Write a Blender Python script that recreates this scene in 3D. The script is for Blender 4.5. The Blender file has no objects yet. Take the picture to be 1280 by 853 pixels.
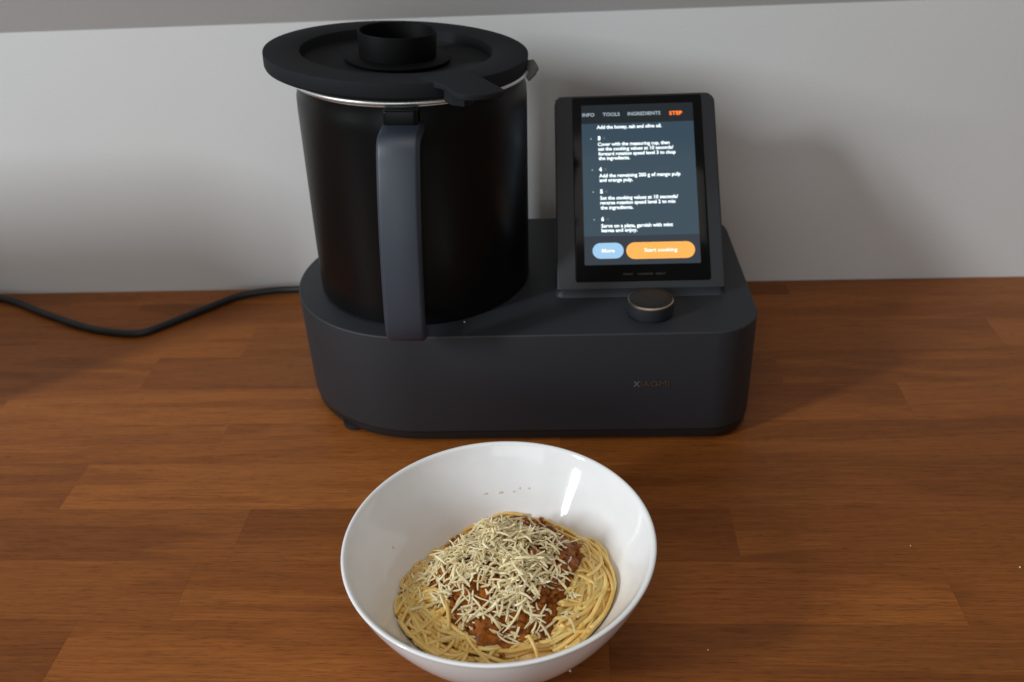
import bpy, bmesh, math, random
from mathutils import Vector, Matrix, noise

random.seed(7)
C = bpy.context.scene.collection
SC = bpy.context.scene
PI = math.pi

# ------------------------------------------------------------------ camera
cam_d = bpy.data.cameras.new('camera')
cam = bpy.data.objects.new('camera', cam_d)
C.objects.link(cam)
cam_d.sensor_width = 36.0
cam_d.lens = 1143.78 / 1280 * 36.0
cam_d.clip_start = 0.01
cam_d.clip_end = 50
pt, rl, yw = math.radians(31.4488), math.radians(2.994), math.radians(-3.8747)
fw = Vector((math.sin(yw) * math.cos(pt), math.cos(yw) * math.cos(pt), -math.sin(pt)))
rt0 = Vector((math.cos(yw), -math.sin(yw), 0))
up0 = rt0.cross(fw)
rt = rt0 * math.cos(rl) - up0 * math.sin(rl)
up = rt0 * math.sin(rl) + up0 * math.cos(rl)
M = Matrix((rt, up, -fw)).transposed().to_4x4()
M.translation = Vector((0.2229, -0.5813, 0.4525))
cam.matrix_world = M
cam_d.dof.use_dof = True
cam_d.dof.focus_distance = 0.575
cam_d.dof.aperture_fstop = 8.0
SC.camera = cam

# ------------------------------------------------------------------ world, lamps, exposure
world = bpy.data.worlds.new('World')
SC.world = world
world.use_nodes = True
wb = world.node_tree.nodes['Background']
wb.inputs[0].default_value = (1.0, 0.95, 0.885, 1)
wb.inputs[1].default_value = 0.13


def area(name, pos, target, sx, sy, power, col):
    l = bpy.data.lights.new(name, 'AREA')
    l.shape = 'RECTANGLE'
    l.size, l.size_y, l.energy, l.color = sx, sy, power, col
    o = bpy.data.objects.new(name, l)
    C.objects.link(o)
    o.location = pos
    o.rotation_euler = (Vector(target) - Vector(pos)).to_track_quat('-Z', 'Y').to_euler()
    return o


KT = Vector((0.2, 0.1, 0.1))
KD = Vector((-1.5, -1.0, 0.80)).normalized()
area('window_light', KT + KD * 3.2, KT, 0.26, 0.90, 60, (0.88, 0.95, 1.0))
area('overhead_fill', (0.25, -0.50, 1.50), (0.25, -0.10, 0.0), 1.2, 1.0, 5.2, (1.0, 0.95, 0.88))  # added soft fill from above, lifts the food, bowl and worktop
area('front_fill', (-0.10, -1.30, 0.36), (0.2, 0.0, 0.08), 0.8, 0.5, 2.5, (0.86, 0.94, 1.0))  # added fill from the front, brightens the bowl's outside and the handle

SC.view_settings.view_transform = 'Standard'
SC.view_settings.look = 'None'
SC.view_settings.exposure = 0.0
SC.view_settings.gamma = 1.0
SC.view_settings.use_curve_mapping = False

# ------------------------------------------------------------------ helpers


def new_mat(name):
    m = bpy.data.materials.new(name)
    m.use_nodes = True
    nt = m.node_tree
    b = nt.nodes['Principled BSDF']
    return m, nt, b


def N(nt, t, **kw):
    n = nt.nodes.new(t)
    for k, v in kw.items():
        setattr(n, k, v)
    return n


def ramp(nt, stops):
    r = nt.nodes.new('ShaderNodeValToRGB')
    e = r.color_ramp.elements
    while len(e) < len(stops):
        e.new(0.5)
    for q, (p, c) in zip(e, stops):
        q.position = p
        q.color = (*c, 1)
    return r


def plain(name, col, rough, metal=0.0, spec=0.5, grain=0.0, gscale=900, bump=0.0, coat=0.0):
    m, nt, b = new_mat(name)
    b.inputs['Roughness'].default_value = rough
    b.inputs['Metallic'].default_value = metal
    b.inputs['Specular IOR Level'].default_value = spec
    b.inputs['Coat Weight'].default_value = coat
    tc = N(nt, 'ShaderNodeTexCoord')
    nz = N(nt, 'ShaderNodeTexNoise')
    nz.inputs['Scale'].default_value = gscale
    nz.inputs['Detail'].default_value = 3
    nt.links.new(tc.outputs['Object'], nz.inputs['Vector'])
    lo = tuple(c * (1 - grain) for c in col)
    hi = tuple(min(1, c * (1 + grain)) for c in col)
    r = ramp(nt, [(0.3, lo), (0.7, hi)])
    nt.links.new(nz.outputs['Fac'], r.inputs['Fac'])
    nt.links.new(r.outputs['Color'], b.inputs['Base Color'])
    if bump:
        bp = N(nt, 'ShaderNodeBump')
        bp.inputs['Strength'].default_value = bump
        bp.inputs['Distance'].default_value = 0.0004
        nt.links.new(nz.outputs['Fac'], bp.inputs['Height'])
        nt.links.new(bp.outputs['Normal'], b.inputs['Normal'])
    return m


def link(name, me, mat, parent=None, smooth=True, sharp=None):
    if smooth:
        for p in me.polygons:
            p.use_smooth = True
    if mat is not None and not me.materials:
        me.materials.append(mat)
    o = bpy.data.objects.new(name, me)
    C.objects.link(o)
    if parent is not None:
        o.parent = parent
    if sharp is not None and smooth:
        me.set_sharp_from_angle(angle=math.radians(sharp))
    return o


def from_bm(name, bm, mat, parent=None, smooth=True, sharp=35):
    bmesh.ops.recalc_face_normals(bm, faces=bm.faces[:])
    me = bpy.data.meshes.new(name)
    bm.to_mesh(me)
    bm.free()
    return link(name, me, mat, parent, smooth, sharp)


def raw(name, vs, fs, mat, parent=None, smooth=True, sharp=35):
    me = bpy.data.meshes.new(name)
    me.from_pydata(vs, [], fs)
    me.update()
    return link(name, me, mat, parent, smooth, sharp)


def empty(name, loc, label, cat, group=None):
    o = bpy.data.objects.new(name, None)
    o.empty_display_size = 0.02
    C.objects.link(o)
    o.location = loc
    tag(o, label, cat, group)
    return o


def tag(o, label=None, cat=None, group=None, kind=None):
    if label:
        o['label'] = label
    if cat:
        o['category'] = cat
    if group:
        o['group'] = group
    if kind:
        o['kind'] = kind
    return o


def lathe(prof, n=96, cap0=False, cap1=False):
    """prof: list of (r, z); revolve about z."""
    vs, fs = [], []
    for r, z in prof:
        for k in range(n):
            a = 2 * PI * k / n
            vs.append((r * math.cos(a), r * math.sin(a), z))
    for i in range(len(prof) - 1):
        for k in range(n):
            k2 = (k + 1) % n
            fs.append((i * n + k, i * n + k2, (i + 1) * n + k2, (i + 1) * n + k))
    if cap0:
        fs.append(tuple(range(n))[::-1])
    if cap1:
        o = (len(prof) - 1) * n
        fs.append(tuple(o + k for k in range(n)))
    return vs, fs


def rings(loops, cap0=True, cap1=True):
    """loops: lists of equal-length closed vertex loops."""
    n = len(loops[0])
    vs = [p for l in loops for p in l]
    fs = []
    for i in range(len(loops) - 1):
        for k in range(n):
            k2 = (k + 1) % n
            fs.append((i * n + k, i * n + k2, (i + 1) * n + k2, (i + 1) * n + k))
    if cap0:
        fs.append(tuple(range(n))[::-1])
    if cap1:
        o = (len(loops) - 1) * n
        fs.append(tuple(o + k for k in range(n)))
    return vs, fs


def rrect(x0, x1, y0, y1, radii, d=0.0, seg=8):
    """rounded rectangle outline, ccw from bottom-left; radii bl, br, tr, tl; d = inset."""
    pts = []
    cs = [(x0, y0, 1, 1, PI, radii[0]), (x1, y0, -1, 1, 1.5 * PI, radii[1]),
          (x1, y1, -1, -1, 0, radii[2]), (x0, y1, 1, -1, 0.5 * PI, radii[3])]
    for cx, cy, sx, sy, a0, r in cs:
        ox, oy = cx + sx * r, cy + sy * r
        rr = max(r - d, 0.0002)
        if r < d + 0.0002:
            ox, oy = cx + sx * (d + 0.0002), cy + sy * (d + 0.0002)
        for k in range(seg + 1):
            a = a0 + 0.5 * PI * k / seg
            pts.append((ox + rr * math.cos(a), oy + rr * math.sin(a)))
    return pts


def slab(outline_fn, z0, z1, b0, b1, seg=4):
    """stack of insets giving rounded lower (b0) and upper (b1) edges."""
    L = []
    for k in range(seg + 1):
        a = 0.5 * PI * k / seg
        if b0 == 0 and k < seg:
            continue
        L.append([(x, y, z0 + b0 * (1 - math.sin(a))) for x, y in outline_fn(b0 * (1 - math.cos(PI / 2 - a)) if b0 else 0)]
                 if False else [(x, y, z0 + b0 * (1 - math.cos(a))) for x, y in outline_fn(b0 * (1 - math.sin(a)))])
    for k in range(seg + 1):
        a = 0.5 * PI * k / seg
        if b1 == 0 and k > 0:
            continue
        L.append([(x, y, z1 - b1 * (1 - math.sin(a))) for x, y in outline_fn(b1 * (1 - math.cos(a)))])
    return rings(L)


def tube(path, r, n=8, flat=1.0, cap=True):
    """tube along a list of points, parallel transport frame. r: number or list"""
    P = [Vector(p) for p in path]
    m = len(P)
    R = r if isinstance(r, (list, tuple)) else [r] * m
    t0 = (P[1] - P[0]).normalized()
    u = t0.orthogonal().normalized()
    loops = []
    for i in range(m):
        t = (P[min(i + 1, m - 1)] - P[max(i - 1, 0)])
        t = t.normalized() if t.length > 1e-9 else t0
        u = (u - t * u.dot(t))
        u = u.normalized() if u.length > 1e-9 else t.orthogonal().normalized()
        w = t.cross(u)
        loops.append([tuple(P[i] + (u * math.cos(2 * PI * k / n) + w * math.sin(2 * PI * k / n) * flat) * R[i]) for k in range(n)])
    return rings(loops, cap, cap)


def catmull(P, n=8):
    P = [Vector(p) for p in P]
    Q = [2 * P[0] - P[1]] + P + [2 * P[-1] - P[-2]]
    out = []
    for i in range(1, len(Q) - 2):
        for k in range(n):
            t = k / n
            a, b, c, d = Q[i - 1], Q[i], Q[i + 1], Q[i + 2]
            out.append(0.5 * (2 * b + (c - a) * t + (2 * a - 5 * b + 4 * c - d) * t * t + (3 * b - a - 3 * c + d) * t ** 3))
    out.append(Q[-2])
    return out


def box(x0, x1, y0, y1, z0, z1):
    vs = [(x0, y0, z0), (x1, y0, z0), (x1, y1, z0), (x0, y1, z0), (x0, y0, z1), (x1, y0, z1), (x1, y1, z1), (x0, y1, z1)]
    fs = [(3, 2, 1, 0), (4, 5, 6, 7), (0, 1, 5, 4), (1, 2, 6, 5), (2, 3, 7, 6), (3, 0, 4, 7)]
    return vs, fs


# ------------------------------------------------------------------ materials
def wall_material(name, col):
    m, nt, b = new_mat(name)
    b.inputs['Roughness'].default_value = 0.85
    tc = N(nt, 'ShaderNodeTexCoord')
    n1 = N(nt, 'ShaderNodeTexNoise')
    n1.inputs['Scale'].default_value = 4
    n1.inputs['Detail'].default_value = 4
    n2 = N(nt, 'ShaderNodeTexNoise')
    n2.inputs['Scale'].default_value = 420
    n2.inputs['Detail'].default_value = 4
    nt.links.new(tc.outputs['Object'], n1.inputs['Vector'])
    nt.links.new(tc.outputs['Object'], n2.inputs['Vector'])
    r = ramp(nt, [(0.3, tuple(c * 0.965 for c in col)), (0.7, col)])
    nt.links.new(n1.outputs['Fac'], r.inputs['Fac'])
    mx = N(nt, 'ShaderNodeMixRGB', blend_type='MULTIPLY')
    mx.inputs[0].default_value = 0.10
    nt.links.new(r.outputs['Color'], mx.inputs[1])
    nt.links.new(n2.outputs['Fac'], mx.inputs[2])
    nt.links.new(mx.outputs[0], b.inputs['Base Color'])
    bp = N(nt, 'ShaderNodeBump')
    bp.inputs['Strength'].default_value = 0.25
    bp.inputs['Distance'].default_value = 0.0006
    nt.links.new(n2.outputs['Fac'], bp.inputs['Height'])
    nt.links.new(bp.outputs['Normal'], b.inputs['Normal'])
    return m


def wood_material(name):
    m, nt, b = new_mat(name)
    tc = N(nt, 'ShaderNodeTexCoord')
    oi = N(nt, 'ShaderNodeObjectInfo')
    # shift the grain per stave
    mul = N(nt, 'ShaderNodeVectorMath', operation='SCALE')
    comb = N(nt, 'ShaderNodeCombineXYZ')
    comb.inputs[0].default_value = 3.1
    comb.inputs[1].default_value = 7.7
    comb.inputs[2].default_value = 2.3
    nt.links.new(comb.outputs[0], mul.inputs[0])
    nt.links.new(oi.outputs['Random'], mul.inputs['Scale'])
    add = N(nt, 'ShaderNodeVectorMath', operation='ADD')
    nt.links.new(tc.outputs['Object'], add.inputs[0])
    nt.links.new(mul.outputs[0], add.inputs[1])
    # long figure
    mp = N(nt, 'ShaderNodeMapping')
    mp.inputs['Scale'].default_value = (2.6, 26, 8)
    nt.links.new(add.outputs[0], mp.inputs['Vector'])
    fig = N(nt, 'ShaderNodeTexNoise')
    fig.inputs['Scale'].default_value = 1.0
    fig.inputs['Detail'].default_value = 5
    fig.inputs['Roughness'].default_value = 0.55
    fig.inputs['Distortion'].default_value = 0.9
    nt.links.new(mp.outputs[0], fig.inputs['Vector'])
    # growth-ring lines from the figure
    ring = N(nt, 'ShaderNodeMath', operation='MULTIPLY')
    ring.inputs[1].default_value = 26.0
    nt.links.new(fig.outputs['Fac'], ring.inputs[0])
    sn = N(nt, 'ShaderNodeMath', operation='SINE')
    nt.links.new(ring.outputs[0], sn.inputs[0])
    # fine fibres
    mp2 = N(nt, 'ShaderNodeMapping')
    mp2.inputs['Scale'].default_value = (22, 620, 60)
    nt.links.new(add.outputs[0], mp2.inputs['Vector'])
    fib = N(nt, 'ShaderNodeTexNoise')
    fib.inputs['Scale'].default_value = 1.0
    fib.inputs['Detail'].default_value = 4
    fib.inputs['Roughness'].default_value = 0.65
    nt.links.new(mp2.outputs[0], fib.inputs['Vector'])
    # pores, short dark dashes
    mp3 = N(nt, 'ShaderNodeMapping')
    mp3.inputs['Scale'].default_value = (90, 1500, 60)
    nt.links.new(add.outputs[0], mp3.inputs['Vector'])
    por = N(nt, 'ShaderNodeTexNoise')
    por.inputs['Scale'].default_value = 1.0
    por.inputs['Detail'].default_value = 2
    nt.links.new(mp3.outputs[0], por.inputs['Vector'])
    base = ramp(nt, [(0.22, WOOD[0]), (0.5, WOOD[1]), (0.78, WOOD[2])])
    nt.links.new(fig.outputs['Fac'], base.inputs['Fac'])
    f1 = ramp(nt, [(0.0, (0.90, 0.885, 0.87)), (1.0, (1.04, 1.04, 1.04))])
    s01 = N(nt, 'ShaderNodeMath', operation='MULTIPLY_ADD')
    s01.inputs[1].default_value = 0.5
    s01.inputs[2].default_value = 0.5
    nt.links.new(sn.outputs[0], s01.inputs[0])
    nt.links.new(s01.outputs[0], f1.inputs['Fac'])
    f2 = ramp(nt, [(0.28, (0.72, 0.69, 0.66)), (0.68, (1.15, 1.15, 1.15))])
    nt.links.new(fib.outputs['Fac'], f2.inputs['Fac'])
    f3 = ramp(nt, [(0.32, (0.62, 0.59, 0.56)), (0.43, (1, 1, 1))])
    nt.links.new(por.outputs['Fac'], f3.inputs['Fac'])
    cur = base
    for f in (f1, f2, f3):
        mx = N(nt, 'ShaderNodeMixRGB', blend_type='MULTIPLY')
        mx.inputs[0].default_value = 1.0
        nt.links.new(cur.outputs[0], mx.inputs[1])
        nt.links.new(f.outputs[0], mx.inputs[2])
        cur = mx
    # each stave has its own tone
    tone = ramp(nt, [(0.0, (0.80, 0.78, 0.76)), (0.35, (0.96, 0.95, 0.94)), (0.75, (1.06, 1.06, 1.06)), (1.0, (1.20, 1.23, 1.30))])
    nt.links.new(oi.outputs['Random'], tone.inputs['Fac'])
    mx = N(nt, 'ShaderNodeMixRGB', blend_type='MULTIPLY')
    mx.inputs[0].default_value = 1.0
    nt.links.new(cur.outputs[0], mx.inputs[1])
    nt.links.new(tone.outputs[0], mx.inputs[2])
    nt.links.new(mx.outputs[0], b.inputs['Base Color'])
    b.inputs['Roughness'].default_value = 0.46
    b.inputs['Specular IOR Level'].default_value = 0.28
    bp = N(nt, 'ShaderNodeBump')
    bp.inputs['Strength'].default_value = 0.25
    bp.inputs['Distance'].default_value = 0.0003
    nt.links.new(fib.outputs['Fac'], bp.inputs['Height'])
    nt.links.new(bp.outputs['Normal'], b.inputs['Normal'])
    return m


WOOD = [(0.222, 0.065, 0.0105), (0.288, 0.0905, 0.0165), (0.352, 0.120, 0.0255)]
M_wall = wall_material('painted_plaster', (0.80, 0.795, 0.785))
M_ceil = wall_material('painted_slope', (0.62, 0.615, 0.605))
M_wood = wood_material('oiled_wood')
M_sub = plain('wood_core', (0.06, 0.022, 0.009), 0.8, grain=0.2)
M_body = plain('anthracite_plastic', (0.0098, 0.0116, 0.0165), 0.62, spec=0.7, grain=0.10, gscale=1600, bump=0.10)
M_under = plain('black_plastic', (0.008, 0.008, 0.009), 0.5, grain=0.1)
M_jug = plain('black_jug_coating', (0.0030, 0.0030, 0.0031), 0.34, spec=0.22, grain=0.1, gscale=1400, bump=0.05)
M_handle = plain('satin_handle_plastic', (0.020, 0.029, 0.047), 0.50, spec=0.85, grain=0.06, gscale=1500, bump=0.06)
M_lid = plain('charcoal_lid_plastic', (0.0200, 0.0212, 0.0238), 0.62, spec=0.06, grain=0.10, gscale=1500, bump=0.10)
M_cup = plain('black_cup_plastic', (0.0030, 0.0030, 0.0032), 0.6, spec=0.12, grain=0.1)
M_steel = plain('brushed_steel', (0.90, 0.89, 0.87), 0.42, metal=1.0, grain=0.08, gscale=300)
M_gold = plain('gold_ring', (0.62, 0.51, 0.33), 0.34, metal=1.0, grain=0.05)
M_glass = plain('dark_glass', (0.003, 0.003, 0.003), 0.12, spec=0.2, grain=0.05)
M_rubber = plain('rubber', (0.012, 0.012, 0.013), 0.6, grain=0.1)
M_cord = plain('cord_rubber', (0.010, 0.010, 0.011), 0.5, grain=0.15, gscale=600)
M_copper = plain('copper_print', (0.17, 0.11, 0.075), 0.4, metal=0.6, grain=0.1)
M_silver = plain('silver_print', (0.34, 0.33, 0.33), 0.35, metal=0.6, grain=0.1)
M_print = plain('grey_print', (0.040, 0.036, 0.033), 0.5, grain=0.05)


def emis(name, col, s, grad=None):
    m, nt, b = new_mat(name)
    b.inputs['Base Color'].default_value = (0.004, 0.004, 0.004, 1)
    b.inputs['Roughness'].default_value = 0.12
    b.inputs['Specular IOR Level'].default_value = 0.15
    b.inputs['Emission Color'].default_value = (*col, 1)
    b.inputs['Emission Strength'].default_value = s
    return m


E_panel = emis('screen_panel_light', (0.038, 0.069, 0.097), 1.0)
E_head = emis('screen_header_light', (0.017, 0.022, 0.027), 1.0)
E_foot = emis('screen_footer_light', (0.026, 0.036, 0.050), 1.0)
E_text = emis('screen_text_light', (0.86, 0.97, 1.0), 1.5)
E_tab = emis('screen_tab_light', (0.50, 0.62, 0.70), 0.75)
E_orange = emis('screen_orange_light', (1.0, 0.20, 0.03), 1.5)
E_blue = emis('screen_blue_light', (0.36, 0.62, 0.88), 1.0)
E_button = emis('screen_button_light', (1.0, 0.46, 0.095), 1.05)
E_buttxt = emis('screen_button_text_light', (1.0, 0.95, 0.85), 1.2)
E_dim = emis('screen_dim_text_light', (0.20, 0.27, 0.32), 0.7)

# ------------------------------------------------------------------ the setting
WALL_A = math.atan(-0.0073)
WY = 0.2712


def setting(name, vs, fs, mat, smooth=False):
    o = raw(name, [(x, y - WY, z) for x, y, z in vs], fs, mat, None, smooth)
    o.location = (0, WY, 0)
    o.rotation_euler = (0, 0, WALL_A)
    return tag(o, kind='structure')


setting('wall', *box(-1.6, 1.9, WY, WY + 0.12, -0.04, 0.2734), M_wall)
# sloping attic ceiling that starts at the top of the low wall
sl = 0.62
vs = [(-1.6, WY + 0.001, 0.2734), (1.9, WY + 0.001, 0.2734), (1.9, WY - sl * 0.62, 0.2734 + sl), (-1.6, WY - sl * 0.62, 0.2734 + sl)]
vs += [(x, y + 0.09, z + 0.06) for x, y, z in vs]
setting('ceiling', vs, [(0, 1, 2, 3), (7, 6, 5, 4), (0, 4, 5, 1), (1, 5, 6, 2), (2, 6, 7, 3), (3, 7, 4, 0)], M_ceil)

top = setting('countertop', *box(-1.6, 1.9, -0.40, WY - 0.0005, -0.040, -0.0042), M_sub)
ROW0, ROWP = 0.2409 - WY, 0.0528
GAP = 0.00008
# known end joints per row (x), counted from the wall
JOINTS = {0: [-0.95, -0.62, -0.22, 0.10, 0.36, 0.72, 1.1],
          1: [-0.9, -0.46, -0.0825, 0.21, 0.62, 1.05],
          2: [-1.0, -0.55, -0.16, 0.12, 0.4122, 0.80, 1.2],
          3: [-0.9, -0.60, -0.2733, 0.06, 0.30, 0.5066, 0.9],
          4: [-0.85, -0.38, -0.0595, 0.22, 0.63, 1.0],
          5: [-0.9, -0.52, -0.1574, 0.14, 0.57, 0.95],
          6: [-0.8, -0.42, -0.0095, 0.3414, 0.68, 1.1],
          7: [-0.9, -0.48, -0.0317, 0.17, 0.47, 0.85],
          8: [-0.8, -0.40, -0.093, 0.25, 0.60, 1.0],
          9: [-0.9, -0.5, 0.02, 0.4196, 0.85],
          10: [-0.8, -0.3, 0.12, 0.5, 0.9],
          11: [-0.7, -0.2, 0.2, 0.6, 1.0]}
stave_n = 0
for k in range(-1, 12):
    y1 = ROW0 - ROWP * k
    y0 = y1 - ROWP
    if k == -1:
        y1 = -0.0008
    xs = [-1.6] + JOINTS.get(k, [-0.7, -0.3, 0.03, 0.45, 0.9]) + [1.9]
    for a, b_ in zip(xs[:-1], xs[1:]):
        vs, fs = box(a + GAP / 2, b_ - GAP / 2, y0 + GAP / 2, y1 - GAP / 2, -0.004, random.uniform(-0.00004, 0.00004))
        cx, cy = (a + b_) / 2, (y0 + y1) / 2
        s = raw('stave', [(x - cx, y - cy, z) for x, y, z in vs], fs, M_wood, top, False)
        s.location = (cx, cy, 0)

# ------------------------------------------------------------------ cooking machine
H, D, W = 0.1007, 0.213, 0.370
RL, RC = D / 2, 0.0362
mach = empty('cooking_machine', (0.19, 0.10, 0), 'wide matt anthracite kitchen machine with tilted recipe screen and round dial against the wall', 'kitchen machine')
O = Vector((0.19, 0.10, 0))


def part(name, vs, fs, mat, parent=None, off=None, smooth=True, sharp=35, label=None):
    off = O if off is None else Vector(off)
    p = raw(name, [tuple(Vector(v) - off) for v in vs], fs, mat, mach if parent is None else parent, smooth, sharp)
    if label:
        p['label'] = label
    return p


def base_outline(d):
    return rrect(0, W, 0, D, (RL - 0.0001, RC, RC, RL - 0.0001), d, seg=28)


part('base_body', *slab(base_outline, 0.0105, H, 0.0035, 0.0013, 5), M_body, sharp=30)
part('base_plate', *slab(lambda d: base_outline(0.0014 + d), 0.0042, 0.0105 + 0.0004, 0.001, 0.0, 2), M_under)
for fx, fy in ((0.0480, 0.0290), (0.325, 0.030), (0.055, 0.185), (0.325, 0.183)):
    vs, fs = lathe([(0.0085, 0), (0.0105, 0.0012), (0.0108, 0.0055)], 24, True, True)
    part('foot', [(x + fx, y + fy, z) for x, y, z in vs], fs, M_rubber)

# pedestal with flared skirt, wedge behind the display
TX0, TX1 = 0.2175, 0.3495
TY, TZ = 0.0575, 0.1067
s45 = math.sqrt(0.5)
L = []
for k in range(9):
    a = 0.5 * PI * k / 8
    z = H - 0.0004 + (TZ + 0.001 - H) * (1 - math.cos(a))
    f = -0.0024 * (1 - math.sin(a))
    L.append([(x, y, z) for x, y in rrect(TX0 + f, TX1 - f, TY + 0.0006 + f, 0.2015 - f * 0.4, (0.006,) * 4, 0, 6)])
part('pedestal_skirt', *rings(L, False, True), M_body, sharp=75)
prof = [(TY + 0.012, TZ - 0.002), (0.2005, TZ - 0.002), (0.2000, 0.130), (0.1985, 0.205), (0.1935, 0.2185), (0.186, 0.2235), (0.178, 0.2212)]
vs, fs = [], []
for x in (TX0 + 0.0008, TX1 - 0.0008):
    vs += [(x, y, z) for y, z in prof]
n = len(prof)
fs = [tuple(range(n))[::-1], tuple(range(n, 2 * n))] + [(k, (k + 1) % n, n + (k + 1) % n, n + k) for k in range(n)]
bm = bmesh.new()
bv = [bm.verts.new(Vector(v) - O) for v in vs]
for f in fs:
    bm.faces.new([bv[i] for i in f])
bmesh.ops.recalc_face_normals(bm, faces=bm.faces[:])
bmesh.ops.bevel(bm, geom=[e for e in bm.edges], offset=0.0025, segments=3, affect='EDGES', clamp_overlap=True)
from_bm('pedestal', bm, M_body, mach, True, 40)


def on_face(name, vs, fs, mat, parent=None, smooth=True, sharp=35):
    """geometry given in display coordinates (x, up the slope, out of the slope)"""
    p = raw(name, vs, fs, mat, parent or mach, smooth, sharp)
    if parent is None:
        p.location = Vector((0, TY, TZ)) - O
        p.rotation_euler = (PI / 4, 0, 0)
    return p


on_face('display_housing', *slab(lambda d: rrect(TX0, TX1, 0.0004, 0.1690, (0.002, 0.002, 0.0085, 0.0085), d, 8), -0.0120, 0.0, 0.003, 0.0014, 4), M_body)
glass = on_face('glass_panel', *slab(lambda d: rrect(0.2322, 0.3385, 0.0066, 0.1668, (0.0022,) * 4, d, 5), -0.001, 0.0006, 0, 0.0003, 2), M_glass)
SX0, SX1, SV0, SV1 = 0.2397, 0.3312, 0.0205, 0.1594
screen = on_face('screen', *slab(lambda d: rrect(SX0, SX1, SV0, SV1, (0.0008,) * 4, d, 2), 0.0004, 0.0008, 0, 0, 1), E_panel)
on_face('header_bar', *slab(lambda d: rrect(SX0, SX1, 0.1428, SV1, (0.0008,) * 4, d, 2), 0.0006, 0.0010, 0, 0, 1), E_head, screen)
on_face('footer_bar', *slab(lambda d: rrect(SX0, SX1, SV0, 0.0446, (0.0008,) * 4, d, 2), 0.0006, 0.0010, 0, 0, 1), E_foot, screen)
bt = on_face('button', *slab(lambda d: rrect(0.2462, 0.2708, 0.0256, 0.0387, (0.0065,) * 4, d, 10), 0.0008, 0.0012, 0, 0, 1), E_blue, screen)
bt['label'] = 'pale blue rounded button reading More'
bt = on_face('button', *slab(lambda d: rrect(0.2729, 0.3270, 0.0248, 0.0387, (0.0069,) * 4, d, 10), 0.0008, 0.0012, 0, 0, 1), E_button, screen)
bt['label'] = 'orange rounded button reading Start cooking'


def lettering(body, x0, x1, v, mat, cap=0.0031, z=0.0012, parent=None, bold=0.00011, name='lettering', depth=0.0):
    cu = bpy.data.curves.new(name, 'FONT')
    cu.body = body
    cu.size = cap / 0.70
    cu.offset = bold
    cu.resolution_u = 3
    cu.materials.append(mat)
    cu.extrude = depth
    tmp = bpy.data.objects.new('tmp', cu)
    C.objects.link(tmp)
    bpy.context.view_layer.update()
    me = bpy.data.meshes.new_from_object(tmp.evaluated_get(bpy.context.evaluated_depsgraph_get()))
    bpy.data.objects.remove(tmp)
    bpy.data.curves.remove(cu)
    me.name = name
    if not me.materials:
        me.materials.append(mat)
    o = bpy.data.objects.new(name, me)
    C.objects.link(o)
    o.parent = parent or screen
    xs_ = [v.co.x for v in me.vertices]
    k = (x1 - x0) / (max(xs_) - min(xs_))
    mn = min(xs_)
    for v_ in me.vertices:
        v_.co.x = (v_.co.x - mn) * k
    o.location = (x0, v, z)
    return o


for t, a, b_ in (('INFO', 0.2405, 0.2504), ('TOOLS', 0.2573, 0.2713), ('INGREDIENTS', 0.2778, 0.3046)):
    lettering(t, a, b_, 0.1492, E_tab, 0.0030, bold=0.00010)
lettering('STEP', 0.3117, 0.3223, 0.1486, E_orange, 0.0032, bold=0.00015)
for t, a, b_, v in (
        ('Add the honey, salt and olive oil.', 0.2521, 0.3051, 0.1379),
        ('Cover with the measuring cup, then', 0.2526, 0.3110, 0.1227),
        ('set the cooking values at 10 seconds/', 0.2528, 0.3139, 0.1185),
        ('forward rotation speed level 3 to chop', 0.2529, 0.3154, 0.1142),
        ('the ingredients.', 0.2530, 0.2785, 0.1103),
        ('Add the remaining 200 g of mango pulp', 0.2530, 0.3185, 0.0950),
        ('and orange pulp.', 0.2532, 0.2802, 0.0911),
        ('Set the cooking values at 10 seconds/', 0.2534, 0.3158, 0.0756),
        ('reverse rotation speed level 2 to mix', 0.2533, 0.3137, 0.0715),
        ('the ingredients.', 0.2535, 0.2796, 0.0673),
        ('Serve on a plate, garnish with mint', 0.2536, 0.3106, 0.0517),
        ('leaves and enjoy.', 0.2537, 0.2823, 0.0479)):
    lettering(t, a, b_, v, E_text, 0.0030)
for t, v in (('3', 0.1280), ('4', 0.1005), ('5', 0.0812), ('6', 0.0575)):
    dx = (0.1280 - v) * 0.015
    lettering(t, 0.2527 + dx, 0.2549 + dx, v, E_text, 0.0031, bold=0.0003)
    lettering('/6', 0.2565 + dx, 0.2588 + dx, v + 0.0003, E_dim, 0.0024, bold=0.00003)
    vs, fs = lathe([(0.00055, 0.0008), (0.00055, 0.0012)], 10, True, True)
    on_face('step_dot', [(x + 0.2471 + dx, y + v + 0.0012, z) for x, y, z in vs], fs, E_tab, screen)
lettering('More', 0.2535, 0.2637, 0.0306, E_buttxt, 0.0030, 0.0016, bold=0.00012)
lettering('Start cooking', 0.2871, 0.3131, 0.0305, E_buttxt, 0.0030, 0.0016, bold=0.00012)
for t, a, b_ in (('SMART', 0.2699, 0.2777), ('COOKING', 0.2813, 0.2931), ('ROBOT', 0.2957, 0.3034)):
    lettering(t, a, b_, 0.0116, M_print, 0.0016, 0.0009, glass, 0.0)

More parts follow.
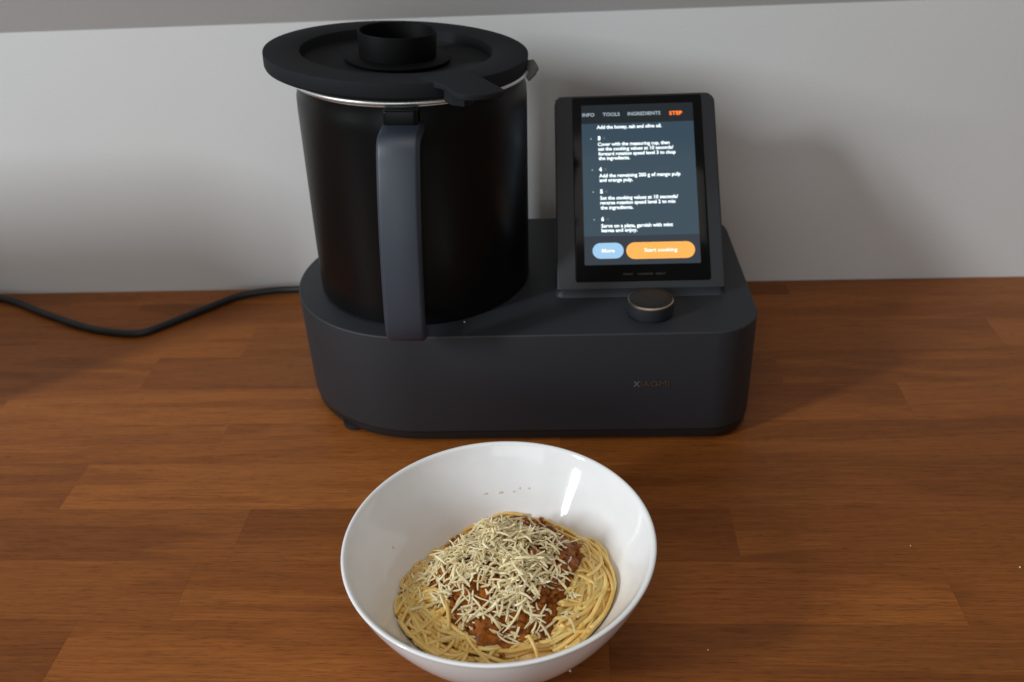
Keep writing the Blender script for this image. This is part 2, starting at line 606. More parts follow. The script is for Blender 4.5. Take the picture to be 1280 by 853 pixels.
# control dial
KX, KY = 0.2886, 0.0313
vs, fs = lathe([(0.0158, -0.0005), (0.0158, 0.0009), (0.0172, 0.0012), (0.0175, 0.0018), (0.0175, 0.0107), (0.0171, 0.0112)], 64, True, False)
knob = part('dial', [(x + KX, y + KY, z + H) for x, y, z in vs], fs, M_body)
vs, fs = lathe([(0.0171, 0.0112), (0.0173, 0.0114), (0.0172, 0.0119), (0.0164, 0.0124)], 64)
part('dial_ring', [(x + KX - O.x, y + KY - O.y, z + H) for x, y, z in vs], fs, M_gold, knob, (0, 0, 0))
vs, fs = lathe([(0.0164, 0.0124), (0.0161, 0.0126), (0.010, 0.0128), (0.0005, 0.0128)], 64, False, True)
part('dial_cap', [(x + KX - O.x, y + KY - O.y, z + H) for x, y, z in vs], fs, M_under, knob, (0, 0, 0))

# maker's mark on the front, raised lettering
for t, a, b_, mt in (('X', 0.2748, 0.2795, M_silver), ('IAOMI', 0.2803, 0.3016, M_copper)):
    o = lettering(t, a, b_, 0.0525, mt, 0.0048, 0, mach, 0.0, depth=0.0002)
    o.location = Vector((a, -0.0004, 0.0536)) - O
    o.rotation_euler = (PI / 2, 0, 0)

# power cord
pts = [(-1.10, 0.19, .0039), (-0.80, 0.235, .0039), (-0.60, 0.262, .0039), (-0.47, 0.2615, .0039), (-0.385, 0.2575, .0039), (-0.311, 0.2185, .0039), (-0.255, 0.1895, .0039), (-0.217, 0.1785, .0039), (-0.193, 0.1785, .0039),
       (-0.1745, 0.1945, .0039), (-0.144, 0.2255, .0039), (-0.1175, 0.2495, .0042), (-0.0865, 0.2575, .0055), (-0.053, 0.256, .0075), (0.0, 0.249, .013), (0.05, 0.236, .022), (0.085, 0.214, .026)]
vs, fs = tube(catmull(pts, 8), 0.0037, 14)
tag(raw('power_cord', vs, fs, M_cord), 'black round power cord curving over the wood beside the machine', 'cord')

# added unseen box left of the frame, placed to shade the lower wall
blocker = empty('shadow_blocker', (-0.62, 0.02, 0), 'long cream box with dark lid, added out of view to shade the wall', 'light blocker')
vs, fs = slab(lambda d: rrect(-0.235, 0.235, -0.046, 0.046, (0.018,) * 4, d, 8), 0.0, 0.230, 0.004, 0.003, 3)
raw('blocker_body', vs, fs, plain('cream_enamel', (0.62, 0.57, 0.47), 0.35, grain=0.04), blocker)
vs, fs = slab(lambda d: rrect(-0.237, 0.237, -0.048, 0.048, (0.019,) * 4, d, 8), 0.2302, 0.253, 0.001, 0.006, 4)
raw('blocker_lid', vs, fs, M_under, blocker)

# ------------------------------------------------------------------ jug
JX, JY = 0.1070, 0.1030
jug = empty('mixing_jug', (JX, JY, H), 'tall black mixing jug with vertical grey handle standing on the machine', 'jug')


def jpart(name, vs, fs, mat, parent=None, sharp=35):
    return raw(name, vs, fs, mat, parent or jug, True, sharp)


jug.rotation_euler = (0, math.radians(1.6), 0)
prof = [(0.0830, 0.0004), (0.0862, 0.0012), (0.0866, 0.0040), (0.0866, 0.06), (0.0864, 0.150), (0.0860, 0.1590), (0.0848, 0.1630), (0.0848, 0.1690)]
jpart('jug_body', *lathe(prof, 128, True, False), M_jug)
prof = [(0.0875 + 0.0019 * math.cos(q), 0.1728 + 0.0019 * math.sin(q)) for q in [-2.6 + 5.2 * k / 14 for k in range(15)]]
jpart('steel_rim', *lathe(prof, 128), M_steel)
jpart('jug_inside', *lathe([(0.0850, 0.1730), (0.0842, 0.168), (0.0838, 0.02), (0.080, 0.008), (0.001, 0.006)], 96), M_steel)

# handle: flat strap swept along a bracket-shaped path
path = [(0.024, 0.2560), (0.010, 0.2562), (-0.003, 0.2560), (-0.0090, 0.2540), (-0.0125, 0.2490), (-0.0152, 0.2410), (-0.0205, 0.2230), (-0.0262, 0.1950),
        (-0.0298, 0.1650), (-0.0312, 0.1420), (-0.0308, 0.1290), (-0.0285, 0.1215), (-0.0235, 0.1185), (-0.0185, 0.1180)]
P2 = catmull([(0, y, z) for y, z in path], 6)
loops = []
for i, p in enumerate(P2):
    t = (P2[min(i + 1, len(P2) - 1)] - P2[max(i - 1, 0)]).normalized()
    nrm = Vector((0, t.z, -t.y))      # across the strap thickness
    f = (0.256 - p.z) / 0.139
    cx = 0.1124 - 0.0022 * f
    loop = []
    for x, q in rrect(-0.0143, 0.0143, -0.0040, 0.0040, (0.0030,) * 4, 0, 4):
        bow = 0.0022 * (1 - (x / 0.0143) ** 2)
        v = Vector((cx + x, p.y, p.z)) - nrm * (q - 0.0 + (-bow if q < 0 else 0))
        loop.append((v.x - JX, v.y - JY, v.z - H))
    loops.append(loop)
jpart('handle', *rings(loops), M_handle, sharp=50)
vs, fs = slab(lambda d: rrect(0.1000 - JX, 0.1235 - JX, 0.0075 - JY, 0.03 - JY, (0.003,) * 4, d, 4), 0.2555 - H, 0.2705 - H, 0.001, 0.001, 3)
jpart('handle_mount', vs, fs, M_jug)
vs, fs = slab(lambda d: rrect(0.1045 - JX, 0.1175 - JX, -0.0185 - JY, 0.022 - JY, (0.002,) * 4, d, 3), 0.1150 - H, 0.1210 - H, 0.001, 0.001, 2)
jpart('handle_foot', vs, fs, M_jug)
# small pouring lip on the far right of the rim
vs, fs = tube([(0.0850, -0.0120, 0.1720), (0.0900, -0.0122, 0.1755), (0.0935, -0.0124, 0.1782)], [0.0080, 0.0070, 0.0045], 12, 0.4)
jpart('pouring_lip', vs, fs, plain('grey_lip_plastic', (0.10, 0.10, 0.098), 0.5, grain=0.1))

# ------------------------------------------------------------------ lid
LX, LY, LZ = 0.1034, 0.0960, 0.2898
lid = empty('jug_lid', (LX, LY, LZ - 0.0120), 'round charcoal lid with sunken middle and side tab covering the jug', 'lid')
lid.rotation_euler = (-0.017, 0.0766, 0)
z0 = 0.0120
prof = [(0.0720, -0.0008), (0.0850, 0.0), (0.0930, 0.0004), (0.0950, 0.0014), (0.0957, 0.0030), (0.0958, z0 - 0.0007), (0.0956, z0 - 0.0002), (0.0951, z0), (0.0712, z0), (0.0702, z0 - 0.0006), (0.0690, z0 - 0.0080), (0.0680, z0 - 0.0088), (0.020, z0 - 0.0088)]
raw('lid_disc', *lathe(prof, 128, False, True), M_lid, lid, True, 40)
# the stopper skirt below the lid
raw('lid_seal', *lathe([(0.0720, -0.0004), (0.0720, -0.008), (0.070, -0.0095), (0.060, -0.0095)], 96), M_rubber, lid)
# finger tab at the front right edge
out = [(0.1290, 0.0160), (0.1360, 0.0098), (0.1403, 0.0074), (0.1450, 0.0046), (0.1490, -0.0012), (0.1525, -0.0095), (0.1572, -0.0160), (0.1612, -0.0187), (0.1658, -0.0192), (0.1755, -0.0160),
       (0.1845, -0.0075), (0.1864, -0.0045), (0.1858, -0.0010), (0.1775, 0.0130), (0.1695, 0.0271), (0.1640, 0.0400), (0.1450, 0.0380)]
out = [(x - LX, y - LY) for x, y in out]
cxm = sum(p[0] for p in out) / len(out)
cym = sum(p[1] for p in out) / len(out)


def tab_outline(d):
    res = []
    for x, y in out:
        v = Vector((cxm - x, cym - y))
        v.normalize()
        res.append((x + v.x * d, y + v.y * d))
    return res


raw('lid_tab', *slab(tab_outline, z0 - 0.0034, z0 + 0.0003, 0.0008, 0.0009, 3), M_lid, lid, True, 50)
hook = [(x - LX, y - LY) for x, y in ((0.1450, 0.016), (0.1480, 0.0045), (0.1530, -0.0020), (0.1610, -0.0040), (0.1660, 0.0), (0.1660, 0.016))]
vs = [(x, y, 0.0005) for x, y in hook] + [(x, y, z0 - 0.003) for x, y in hook]
raw('locking_hook', vs, [tuple(range(6))[::-1], tuple(range(6, 12))] + [(k, (k + 1) % 6, 6 + (k + 1) % 6, 6 + k) for k in range(6)], M_lid, lid, False)

# cup standing in the middle of the lid
cup = empty('measuring_cup', (LX + 0.0004, LY + 0.0005, LZ - 0.0088), 'black open measuring cup with round flange sitting in the middle of the lid', 'cup')
cup.rotation_euler = (-0.017, 0.0766, 0)
zc = 0.0218
raw('cup_flange', *lathe([(0.024, 0.0012), (0.0375, 0.0012), (0.0386, 0.0020), (0.0386, 0.0030), (0.0378, 0.0036), (0.0280, 0.0040)], 80), M_cup, cup)
raw('cup_wall', *lathe([(0.0276, 0.0001), (0.0282, 0.0040), (0.0286, zc - 0.0010), (0.0283, zc - 0.0002), (0.0278, zc), (0.0270, zc - 0.0004), (0.0267, zc - 0.0015), (0.0262, 0.0020)], 80, True, True), M_cup, cup)

# ------------------------------------------------------------------ bowl
BX, BY = 0.1821, -0.1857
BOUT = [(0.0, 0.0), (0.0400, 0.0), (0.0440, 0.0008), (0.0485, 0.0050), (0.0560, 0.0130), (0.0630, 0.0215), (0.0698, 0.0310), (0.0763, 0.0415), (0.0822, 0.0525), (0.0868, 0.0630), (0.0896, 0.0710), (0.0904, 0.0738)]
BIN = [(0.0, 0.0042), (0.0330, 0.0042), (0.0385, 0.0058), (0.0440, 0.0105), (0.0495, 0.0172), (0.0548, 0.0245), (0.0606, 0.0325), (0.0668, 0.0412), (0.0734, 0.0510), (0.0792, 0.0600), (0.0838, 0.0670), (0.0872, 0.0730)]


def bowl_z(r):
    for (r0, z0_), (r1, z1_) in zip(BIN[:-1], BIN[1:]):
        if r <= r1:
            return z0_ + (z1_ - z0_) * (r - r0) / max(r1 - r0, 1e-6)
    return 0.075


def bowl_r(z):
    for (r0, z0_), (r1, z1_) in zip(BIN[1:-1], BIN[2:]):
        if z <= z1_:
            return r0 + (r1 - r0) * (z - z0_) / max(z1_ - z0_, 1e-6)
    return 0.087


m, nt, b = new_mat('white_glazed_ceramic')
b.inputs['Base Color'].default_value = (0.80, 0.80, 0.80, 1)
b.inputs['Roughness'].default_value = 0.14
b.inputs['Specular IOR Level'].default_value = 0.5
b.inputs['Subsurface Weight'].default_value = 0.0
tc = N(nt, 'ShaderNodeTexCoord')
nz = N(nt, 'ShaderNodeTexNoise')
nz.inputs['Scale'].default_value = 60
nt.links.new(tc.outputs['Object'], nz.inputs['Vector'])
r_ = ramp(nt, [(0.3, (0.90, 0.895, 0.89)), (0.7, (0.93, 0.93, 0.93))])
nt.links.new(nz.outputs['Fac'], r_.inputs['Fac'])
nt.links.new(r_.outputs[0], b.inputs['Base Color'])
r2 = ramp(nt, [(0.35, (0.06, 0.06, 0.06)), (0.75, (0.11, 0.11, 0.11))])
nt.links.new(nz.outputs['Fac'], r2.inputs['Fac'])
nt.links.new(r2.outputs[0], b.inputs['Roughness'])
wv = N(nt, 'ShaderNodeTexNoise')
wv.inputs['Scale'].default_value = 28
wv.inputs['Detail'].default_value = 1
nt.links.new(tc.outputs['Object'], wv.inputs['Vector'])
wbp = N(nt, 'ShaderNodeBump')
wbp.inputs['Strength'].default_value = 0.12
wbp.inputs['Distance'].default_value = 0.002
nt.links.new(wv.outputs['Fac'], wbp.inputs['Height'])
nt.links.new(wbp.outputs['Normal'], b.inputs['Normal'])
M_bowl = m
rim = [(0.0906, 0.0742), (0.0907, 0.0748), (0.0903, 0.0753), (0.0895, 0.0755), (0.0886, 0.0752), (0.0878, 0.0745)]
prof = [(max(r, 0.0005), z) for r, z in BOUT] + rim + [(max(r, 0.0005), z) for r, z in BIN[::-1]]
bowl = raw('serving_bowl', *lathe(prof, 160), M_bowl, None, True, 50)
bowl.location = (BX, BY, 0.0)
bowl.scale = (1.012, 1.012, 1.0)
tag(bowl, 'deep white glossy bowl full of spaghetti in front of the machine', 'bowl')

# ------------------------------------------------------------------ food
FX, FY = BX + 0.003, BY + 0.003      # the serving sits a little off the bowl's middle


LIM = [(0, .0660), (25, .0640), (50, .0590), (90, .0605), (120, .0560), (150, .0555), (180, .0600), (200, .0640), (225, .0660), (270, .0665), (315, .0670), (340, .0670), (360, .0660)]


def lerp_table(T, d):
    d %= 360
    for (d0, r0), (d1, r1) in zip(T[:-1], T[1:]):
        if d <= d1:
            return r0 + (r1 - r0) * (d - d0) / (d1 - d0)
    return T[-1][1]


def heap_r(a):
    """how far the heap reaches in direction a"""
    return lerp_table(LIM, math.degrees(a)) + 0.0014 * noise.noise((math.cos(a) * 4, math.sin(a) * 4, 31))


def surf(x, y):
    """top of the heap in bowl coordinates"""
    a = math.atan2(y, x)
    L_ = heap_r(a)
    f = min(math.hypot(x, y) / L_, 1.0)
    e = bowl_z(L_) + 0.0022
    return e + (0.0625 - e) * (1 - f * f) ** 1.15


RB = [(0, .047), (45, .055), (90, .0600), (125, .0550), (150, .0510), (180, .047), (225, .046), (255, .060), (275, .063), (300, .057), (318, .047), (340, .044), (360, .047)]


def sauce_r(a):
    d = math.degrees(a) % 360
    for (d0, r0), (d1, r1) in zip(RB[:-1], RB[1:]):
        if d <= d1:
            return (r0 + (r1 - r0) * (d - d0) / (d1 - d0)) + 0.004 * noise.noise((math.cos(a) * 3.5, math.sin(a) * 3.5, 8)) + 0.0025 * noise.noise((math.cos(a) * 11, math.sin(a) * 11, 2))
    return .049


def food_mat(name, stops, rough, scale, sss=0.0, bump=0.0, spec=0.5, sssr=(0.004, 0.002, 0.001), per_obj=0.0):
    m, nt, b = new_mat(name)
    tc = N(nt, 'ShaderNodeTexCoord')
    nz = N(nt, 'ShaderNodeTexNoise')
    nz.inputs['Scale'].default_value = scale
    nz.inputs['Detail'].default_value = 4
    nt.links.new(tc.outputs['Object'], nz.inputs['Vector'])
    r = ramp(nt, stops)
    nt.links.new(nz.outputs['Fac'], r.inputs['Fac'])
    src = r.outputs[0]
    if per_obj:
        oi = N(nt, 'ShaderNodeObjectInfo')
        tr = ramp(nt, [(0, (1 - per_obj, 1 - per_obj * 1.1, 1 - per_obj * 1.3)), (1, (1 + per_obj * 0.5,) * 3)])
        nt.links.new(oi.outputs['Random'], tr.inputs['Fac'])
        mx = N(nt, 'ShaderNodeMixRGB', blend_type='MULTIPLY')
        mx.inputs[0].default_value = 1
        nt.links.new(src, mx.inputs[1])
        nt.links.new(tr.outputs[0], mx.inputs[2])
        src = mx.outputs[0]
    nt.links.new(src, b.inputs['Base Color'])
    b.inputs['Roughness'].default_value = rough
    b.inputs['Specular IOR Level'].default_value = spec
    if sss:
        b.inputs['Subsurface Weight'].default_value = sss
        b.inputs['Subsurface Radius'].default_value = sssr
        b.inputs['Subsurface Scale'].default_value = 1.0
    if bump:
        bp = N(nt, 'ShaderNodeBump')
        bp.inputs['Strength'].default_value = bump
        bp.inputs['Distance'].default_value = 0.0005
        nt.links.new(nz.outputs['Fac'], bp.inputs['Height'])
        nt.links.new(bp.outputs['Normal'], b.inputs['Normal'])
    return m


M_pasta = food_mat('cooked_pasta', [(0.3, (0.89, 0.55, 0.150)), (0.7, (0.95, 0.68, 0.26))], 0.27, 130, sss=0.35, sssr=(0.003, 0.0018, 0.0006), per_obj=0.18)
M_sauce = food_mat('meat_sauce', [(0.3, (0.12, 0.026, 0.0020)), (0.52, (0.30, 0.082, 0.006)), (0.75, (0.48, 0.165, 0.018))], 0.36, 260, bump=1.0, spec=0.2)
M_mince = food_mat('mince', [(0.3, (0.15, 0.034, 0.003)), (0.58, (0.33, 0.095, 0.009)), (0.8, (0.48, 0.175, 0.025))], 0.38, 420, bump=0.9, per_obj=0.35, spec=0.22)
M_cheese = food_mat('grated_cheese', [(0.3, (0.98, 0.79, 0.42)), (0.7, (0.99, 0.88, 0.61))], 0.48, 300, sss=0.3, sssr=(0.002, 0.0015, 0.0008), per_obj=0.12)

FO = Vector((BX, BY, 0))
pasta = empty('spaghetti', (BX, BY, 0.0045), 'nest of pale yellow spaghetti lying in the white bowl', 'pasta')
PO = Vector((0, 0, 0.0045))
# the packed strands underneath
vs, fs, n = [], [], 64
RS = [0.0005, 0.012, 0.024, 0.036, 0.046, 0.053, 0.058, 0.0615]
for i, r in enumerate(RS):
    for k in range(n):
        a = 2 * PI * k / n
        q = r / 0.0615 * heap_r(a) * 0.97
        x, y = q * math.cos(a), q * math.sin(a)
        z = surf(x, y) - 0.0026 + 0.0012 * noise.noise((x * 180, y * 180, 3))
        vs.append((x, y, max(z, bowl_z(q) + 0.0002) - PO.z))
for i in range(len(RS) - 1):
    for k in range(n):
        k2 = (k + 1) % n
        fs.append((i * n + k, i * n + k2, (i + 1) * n + k2, (i + 1) * n + k))
tag(raw('packed_strands', vs, fs, M_pasta, pasta), kind='stuff')


def strand(points, r=None):
    r = r or rnd.uniform(0.00108, 0.00130)
    vs, fs = tube(points, r, 7)
    return raw('strand', [(x, y, z - PO.z) for x, y, z in vs], fs, M_pasta, pasta, True, None)


def settle(x, y, lift):
    r = math.hypot(x, y)
    lim = heap_r(math.atan2(y, x)) + min(max(lift, -0.001), 0.0015)
    if r > lim:
        x, y = x * lim / r, y * lim / r
        r = lim
    if math.hypot(x - 0.003, y - 0.002) < sauce_r(math.atan2(y - 0.002, x - 0.003)) * 0.97:
        lift = min(lift, -0.0012)
    z = max(surf(x, y) + lift, bowl_z(r) + 0.0014)
    return Vector((x, y, z))


rnd = random.Random(11)
# long arcs wound round the bowl
for i in range(80):
    a0 = rnd.uniform(0, 2 * PI)
    span = rnd.uniform(0.6, 2.6)
    R0 = heap_r(a0 + span / 2) * rnd.triangular(0.60, 1.04, 0.90)
    dr = rnd.uniform(-0.012, 0.010)
    ox, oy = rnd.gauss(0.003, 0.003), rnd.gauss(0.002, 0.003)
    lift = rnd.uniform(-0.0025, 0.0018)
    ph, am = rnd.uniform(0, 6), rnd.uniform(0.0005, 0.0025)
    m_ = max(8, int(span * 12))
    pts = []
    for k in range(m_ + 1):
        t = k / m_
        a = a0 + span * t
        R = R0 + dr * t + am * math.sin(ph + 5 * t)
        pts.append(settle(ox + R * math.cos(a), oy + R * math.sin(a), lift + 0.0012 * math.sin(ph + 9 * t)))
    strand(pts)
# loose loops and tangles
for i in range(70):
    a = rnd.uniform(0, 2 * PI)
    R = heap_r(a) * rnd.uniform(0.66, 0.95)
    cx, cy = 0.003 + R * math.cos(a), 0.001 + R * math.sin(a)
    rr = rnd.uniform(0.009, 0.024)
    el, ro = rnd.uniform(0.5, 1.0), rnd.uniform(0, PI)
    s0, sp = rnd.uniform(0, 6.28), rnd.uniform(2.0, 5.2)
    lift = rnd.uniform(-0.001, 0.0035)
    pts = []
    for k in range(25):
        q = s0 + sp * k / 24
        x, y = rr * math.cos(q) * (1 + 0.15 * k / 24), rr * el * math.sin(q)
        pts.append(settle(cx + x * math.cos(ro) - y * math.sin(ro), cy + x * math.sin(ro) + y * math.cos(ro), lift + 0.0016 * math.sin(q * 1.3 + i)))
    strand(pts)
# the nest on the right: hoops laid side by side
for i in range(60):
    cx, cy = 0.034 + rnd.gauss(0, 0.005), -0.006 + rnd.gauss(0, 0.011)
    rx, ry = rnd.uniform(0.010, 0.030), rnd.uniform(0.018, 0.044)
    s0, sp = rnd.uniform(-2.2, -0.6), rnd.uniform(1.6, 3.6)
    lift = rnd.uniform(-0.0005, 0.0042)
    ph = rnd.uniform(0, 6)
    pts = []
    for k in range(27):
        q = s0 + sp * k / 26
        pts.append(settle(cx + rx * math.cos(q), cy + ry * math.sin(q), lift + 0.0010 * math.sin(ph + 4 * q)))
    strand(pts)
# strands combed down the left flank
for i in range(45):
    a = math.radians(rnd.uniform(165, 262))
    R = heap_r(a) * rnd.uniform(0.72, 0.98)
    cx, cy = R * math.cos(a), R * math.sin(a)
    ro = a - PI / 2 + rnd.gauss(0.35, 0.40)
    L_ = rnd.uniform(0.020, 0.048)
    bend = rnd.gauss(0, 0.012)
    lift = rnd.uniform(0.0, 0.0032)
    pts = []
    for k in range(17):
        t = k / 16 - 0.5
        u, w = L_ * t, bend * (4 * t * t - 0.5) + 0.0012 * math.sin(9 * t + i)
        pts.append(settle(cx + u * math.cos(ro) - w * math.sin(ro), cy + u * math.sin(ro) + w * math.cos(ro), lift))
    strand(pts)
# the loose end that pokes out to the left, and the hoop on the right
strand([settle(*p) for p in [(-0.074, -0.011, 0.0005), (-0.0705, -0.0125, 0.001), (-0.066, -0.0155, 0.001), (-0.061, -0.0215, 0.001), (-0.0575, -0.030, 0.001), (-0.052, -0.038, 0.0)]])
strand([settle(*p) for p in [(0.030, 0.052, 0.001), (0.038, 0.056, 0.004), (0.046, 0.052, 0.0045), (0.052, 0.042, 0.003), (0.054, 0.030, 0.001)]])

# meat sauce
sauce = empty('meat_sauce', (BX, BY, 0.035), 'orange brown mince sauce spooned over the spaghetti', 'sauce')
SO = Vector((0, 0, 0.035))
def sauce_z(x, y, f):
    e = max(0.0, 1 - f ** 5)
    lump = 0.0034 * noise.noise((x * 120, y * 110, 1)) + 0.0022 * noise.noise((x * 260, y * 260, 5)) + 0.0013 * noise.noise((x * 560, y * 560, 9))
    return max(surf(x, y), bowl_z(math.hypot(x, y)) + 0.001) - 0.001 + (0.0050 + lump) * e


vs, fs, n, mr = [], [], 260, 70
for i in range(mr + 1):
    f = max(i / mr, 0.004)
    for k in range(n):
        a = 2 * PI * k / n
        R = sauce_r(a) * f
        x, y = 0.003 + R * math.cos(a), 0.002 + R * math.sin(a)
        vs.append((x, y, sauce_z(x, y, f) - SO.z))
for i in range(mr):
    for k in range(n):
        k2 = (k + 1) % n
        fs.append((i * n + k, i * n + k2, (i + 1) * n + k2, (i + 1) * n + k))
raw('sauce_layer', vs, fs, M_sauce, sauce, True, None)
chunks = []
for q in range(6):
    bm = bmesh.new()
    bmesh.ops.create_icosphere(bm, subdivisions=2, radius=0.0022)
    for v in bm.verts:
        v.co *= 1 + 0.60 * noise.noise(v.co * 420 + Vector((q * 9, 0, 0))) + 0.2 * noise.noise(v.co * 1100 + Vector((q * 5, 3, 0)))
        v.co.z *= 0.8
    me = bpy.data.meshes.new('mince_chunk')
    bm.to_mesh(me)
    bm.free()
    for p in me.polygons:
        p.use_smooth = True
    me.materials.append(M_mince)
    chunks.append(me)
for i in range(298):
    a = rnd.uniform(0, 2 * PI)
    f = math.sqrt(rnd.uniform(0.0, 1.0)) * 1.0
    R = sauce_r(a) * f
    x, y = 0.003 + R * math.cos(a), 0.002 + R * math.sin(a)
    o = bpy.data.objects.new('mince_chunk', chunks[i % 6])
    C.objects.link(o)
    o.parent = sauce
    s = 0.34 * math.exp(rnd.uniform(0, 1.45))
    o.scale = (s * rnd.uniform(0.8, 1.4), s, s * 0.85)
    o.location = (x, y, sauce_z(x, y, f) + 0.0004 * s - SO.z)
    o.rotation_euler = (rnd.uniform(-0.5, 0.5), rnd.uniform(-0.5, 0.5), rnd.uniform(0, 6.28))

# grated cheese
cheese = empty('grated_cheese', (BX, BY, 0.050), 'heap of pale yellow grated cheese on top of the sauce', 'cheese')
CO = Vector((0, 0, 0.050))
M_ch = M_cheese


def shred_mesh(i, rr):
    L_ = rr.uniform(0.0025, 0.008) if i % 4 == 0 else (rr.uniform(0.006, 0.0145) if i % 3 else rr.uniform(0.011, 0.024))
    w, h = rr.uniform(0.00034, 0.00074), rr.uniform(0.00028, 0.0005)
    bend = rr.uniform(-1.6, 1.6) if i % 3 == 0 else rr.uniform(-0.5, 0.5)
    lift = rr.uniform(-0.0012, 0.0020)
    m_ = 7
    loops = []
    x = y = 0.0
    pts = []
    for k in range(m_ + 1):
        a = bend * (k / m_ - 0.5)
        pts.append((x, y, lift * math.sin(PI * k / m_)))
        x += L_ / m_ * math.cos(a)
        y += L_ / m_ * math.sin(a)
    mx_, my_ = x / 2, sum(p[1] for p in pts) / len(pts)
    tw = rr.uniform(-0.8, 0.8)
    for k, (px, py, pz) in enumerate(pts):
        a = bend * (k / m_ - 0.5)
        f = 1.0 - (0.55 if k in (0, m_) else 0.12 if k in (1, m_ - 1) else 0) * 1.0
        f *= rr.uniform(0.85, 1.12)
        c, s = math.cos(a), math.sin(a)
        rot = tw * (k / m_ - 0.5)
        lp = []
        for u, v in ((-1, -1), (1, -1), (1, 1), (-1, 1)):
            uu = (u * w * math.cos(rot) - v * h * math.sin(rot)) * f
            vv = (u * w * math.sin(rot) + v * h * math.cos(rot)) * f
            lp.append((px - mx_ - s * uu, py - my_ + c * uu, pz + vv))
        loops.append(lp)
    vs, fs = rings(loops)
    me = bpy.data.meshes.new('shred')
    me.from_pydata(vs, [], fs)
    for p in me.polygons:
        p.use_smooth = True
    me.set_sharp_from_angle(angle=math.radians(60))
    me.materials.append(M_ch)
    return me


rr = random.Random(5)
shreds = [shred_mesh(i, rr) for i in range(60)]


def food_top(x, y):
    a = math.atan2(y - 0.002, x - 0.003)
    f = math.hypot(x - 0.003, y - 0.002) / sauce_r(a)
    if f < 1:
        return sauce_z(x, y, f) + 0.0012
    r = math.hypot(x, y)
    return max(surf(x, y) + 0.0022, bowl_z(r) + 0.0016)


grid = {}
spots = []
TOTAL = 1080
heads = []
for i in range(170):
    q = rr.random()
    if q < 0.50:
        heads.append((rr.gauss(0.0025, 0.0165), rr.gauss(0.011, 0.0150)))
    elif q < 0.59:
        heads.append((rr.gauss(-0.034, 0.010), rr.gauss(-0.004, 0.014)))
    elif q < 0.95:
        heads.append((rr.gauss(0.005, 0.023), rr.gauss(-0.025, 0.016)))
    else:
        heads.append((rr.gauss(0.002, 0.034), rr.gauss(-0.020, 0.030)))
heads = [(x, y, rr.uniform(0, PI), rr.uniform(0.0015, 0.0060)) for x, y in heads]
while len(spots) < TOTAL:
    hx, hy, ha, hs = rr.choice(heads)
    x, y = rr.gauss(hx, hs), rr.gauss(hy, hs)
    r = math.hypot(x, y)
    if r > heap_r(math.atan2(y, x)) * 0.98:
        continue
    if x > 0.010 and y > 0.020 and rr.random() < 0.70:
        continue
    key = (int(x / 0.004 + 100), int(y / 0.004 + 100))
    lv = sum(grid.get((key[0] + dx, key[1] + dy), 0) for dx in (-1, 0, 1) for dy in (-1, 0, 1)) / 4.2
    grid[key] = grid.get(key, 0) + 1
    spots.append((x, y, food_top(x, y) + 0.00046 * min(lv, 16), ha + rr.gauss(0, 0.75)))
# the last laid lie on top and are seen best: those are separate parts, the buried ones are one mass
buried, seen = spots[:-300], spots[-300:]


def pose(x, y, z, az):
    e = 0.004
    gx = (surf(x + e, y) - surf(x - e, y)) / (2 * e)
    gy = (surf(x, y + e) - surf(x, y - e)) / (2 * e)
    nz_ = Vector((-gx, -gy, 1)).normalized()
    q = Vector((0, 0, 1)).rotation_difference(nz_)
    Mx = Matrix.Translation((x, y, z - CO.z)) @ q.to_matrix().to_4x4() @ Matrix.Rotation(az, 4, 'Z') @ \
        Matrix.Rotation(rr.gauss(0, 0.32), 4, 'Y') @ Matrix.Rotation(rr.gauss(0, 0.5), 4, 'X')
    return Mx


for x, y, z, az in seen:
    o = bpy.data.objects.new('shred', rr.choice(shreds))
    C.objects.link(o)
    o.parent = cheese
    o.matrix_local = pose(x, y, z, az)
vs, fs = [], []
for x, y, z, az in buried:
    me = rr.choice(shreds)
    Mx = pose(x, y, z, az)
    o0 = len(vs)
    vs += [tuple(Mx @ v.co) for v in me.vertices]
    fs += [tuple(i + o0 for i in p.vertices) for p in me.polygons]
tag(raw('lower_shreds', vs, fs, M_cheese, cheese, True, 60), kind='stuff')

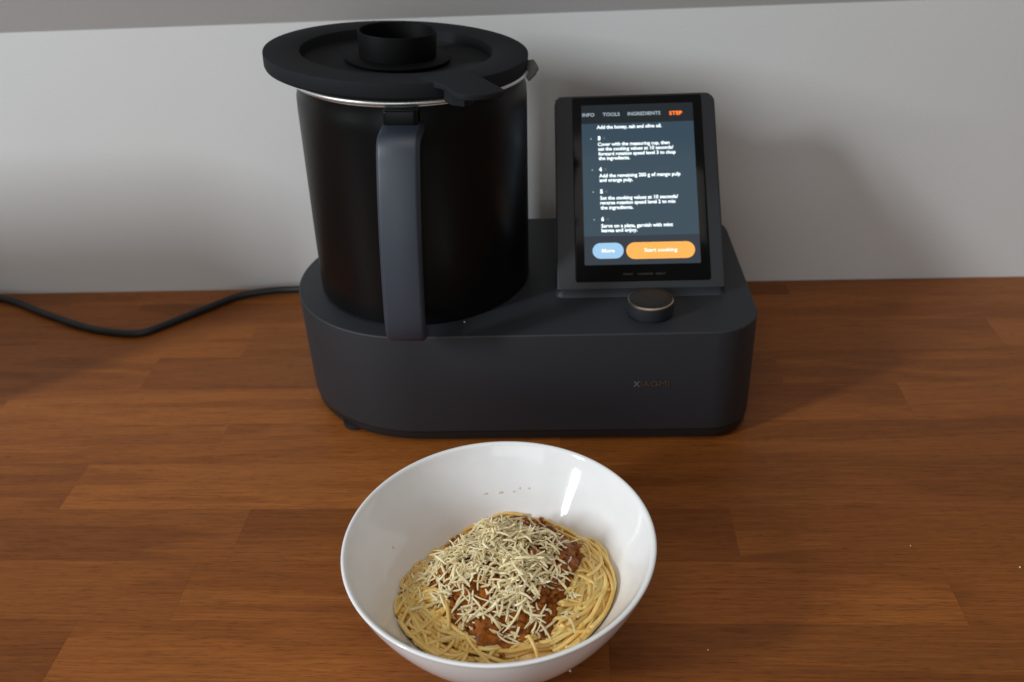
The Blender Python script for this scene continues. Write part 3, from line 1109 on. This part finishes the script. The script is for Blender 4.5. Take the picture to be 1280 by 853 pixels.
# little smears of cheese and sauce on the inside of the bowl
M_smear = food_mat('food_smear', [(0.3, (0.74, 0.64, 0.46)), (0.7, (0.82, 0.76, 0.64))], 0.4, 600)
for ang, z, sx, sz in ((93, 0.0475, 0.0022, 0.0010), (83, 0.0500, 0.0010, 0.0007), (78, 0.0505, 0.0011, 0.0008), (101, 0.0475, 0.0020, 0.0007), (163, 0.0470, 0.0008, 0.0012), (86, 0.0480, 0.0010, 0.0006)):
    a = math.radians(ang)
    r = bowl_r(z)
    bm = bmesh.new()
    bmesh.ops.create_icosphere(bm, subdivisions=2, radius=1.0)
    for v in bm.verts:
        v.co *= 1 + 0.35 * noise.noise(v.co * 1.7 + Vector((ang, z, 0)))
        v.co = Vector((v.co.x * sx, v.co.y * sz, v.co.z * 0.0003))
    t_ = Vector((-math.sin(a), math.cos(a), 0))
    up_ = Vector((math.cos(a) * 0.52, math.sin(a) * 0.52, 0.854))
    nn = t_.cross(up_)
    Mx = Matrix((t_, up_, nn)).transposed().to_4x4()
    Mx.translation = Vector((r * math.cos(a), r * math.sin(a), z))
    bmesh.ops.transform(bm, matrix=Mx, verts=bm.verts)
    from_bm('food_smear', bm, M_smear, bowl, True, None)

# stray cheese crumbs
CR = [(0.4535, -0.1169, 0.0005, 'tiny cheese crumb on the right part of the wooden worktop'),
      (0.5169, -0.1370, 0.0006, 'tiny cheese crumb on the wood at the far right edge'),
      (0.3060, -0.2040, 0.0005, 'tiny cheese crumb on the wood to the right of the bowl'),
      (0.2225, -0.2200, 0.0009, 'small cheese crumb on the wood just under the front right of the bowl')]
for x, y, s, lab in CR:
    bm = bmesh.new()
    bmesh.ops.create_icosphere(bm, subdivisions=1, radius=s)
    for v in bm.verts:
        v.co *= 1 + 0.4 * noise.noise(v.co * 900 + Vector((x * 50, y * 50, 0)))
    o = from_bm('cheese_crumb', bm, M_cheese, None, True, None)
    o.location = (x, y, s * 0.7)
    tag(o, lab, 'crumb', 'cheese crumbs fallen on the worktop')
bm = bmesh.new()
bmesh.ops.create_icosphere(bm, subdivisions=1, radius=0.0006)
o = from_bm('cheese_crumb', bm, M_cheese, None, True, None)
o.location = (0.1465, 0.0205, H + 0.0007)
tag(o, 'tiny pale crumb on top of the machine in front of the jug', 'crumb')
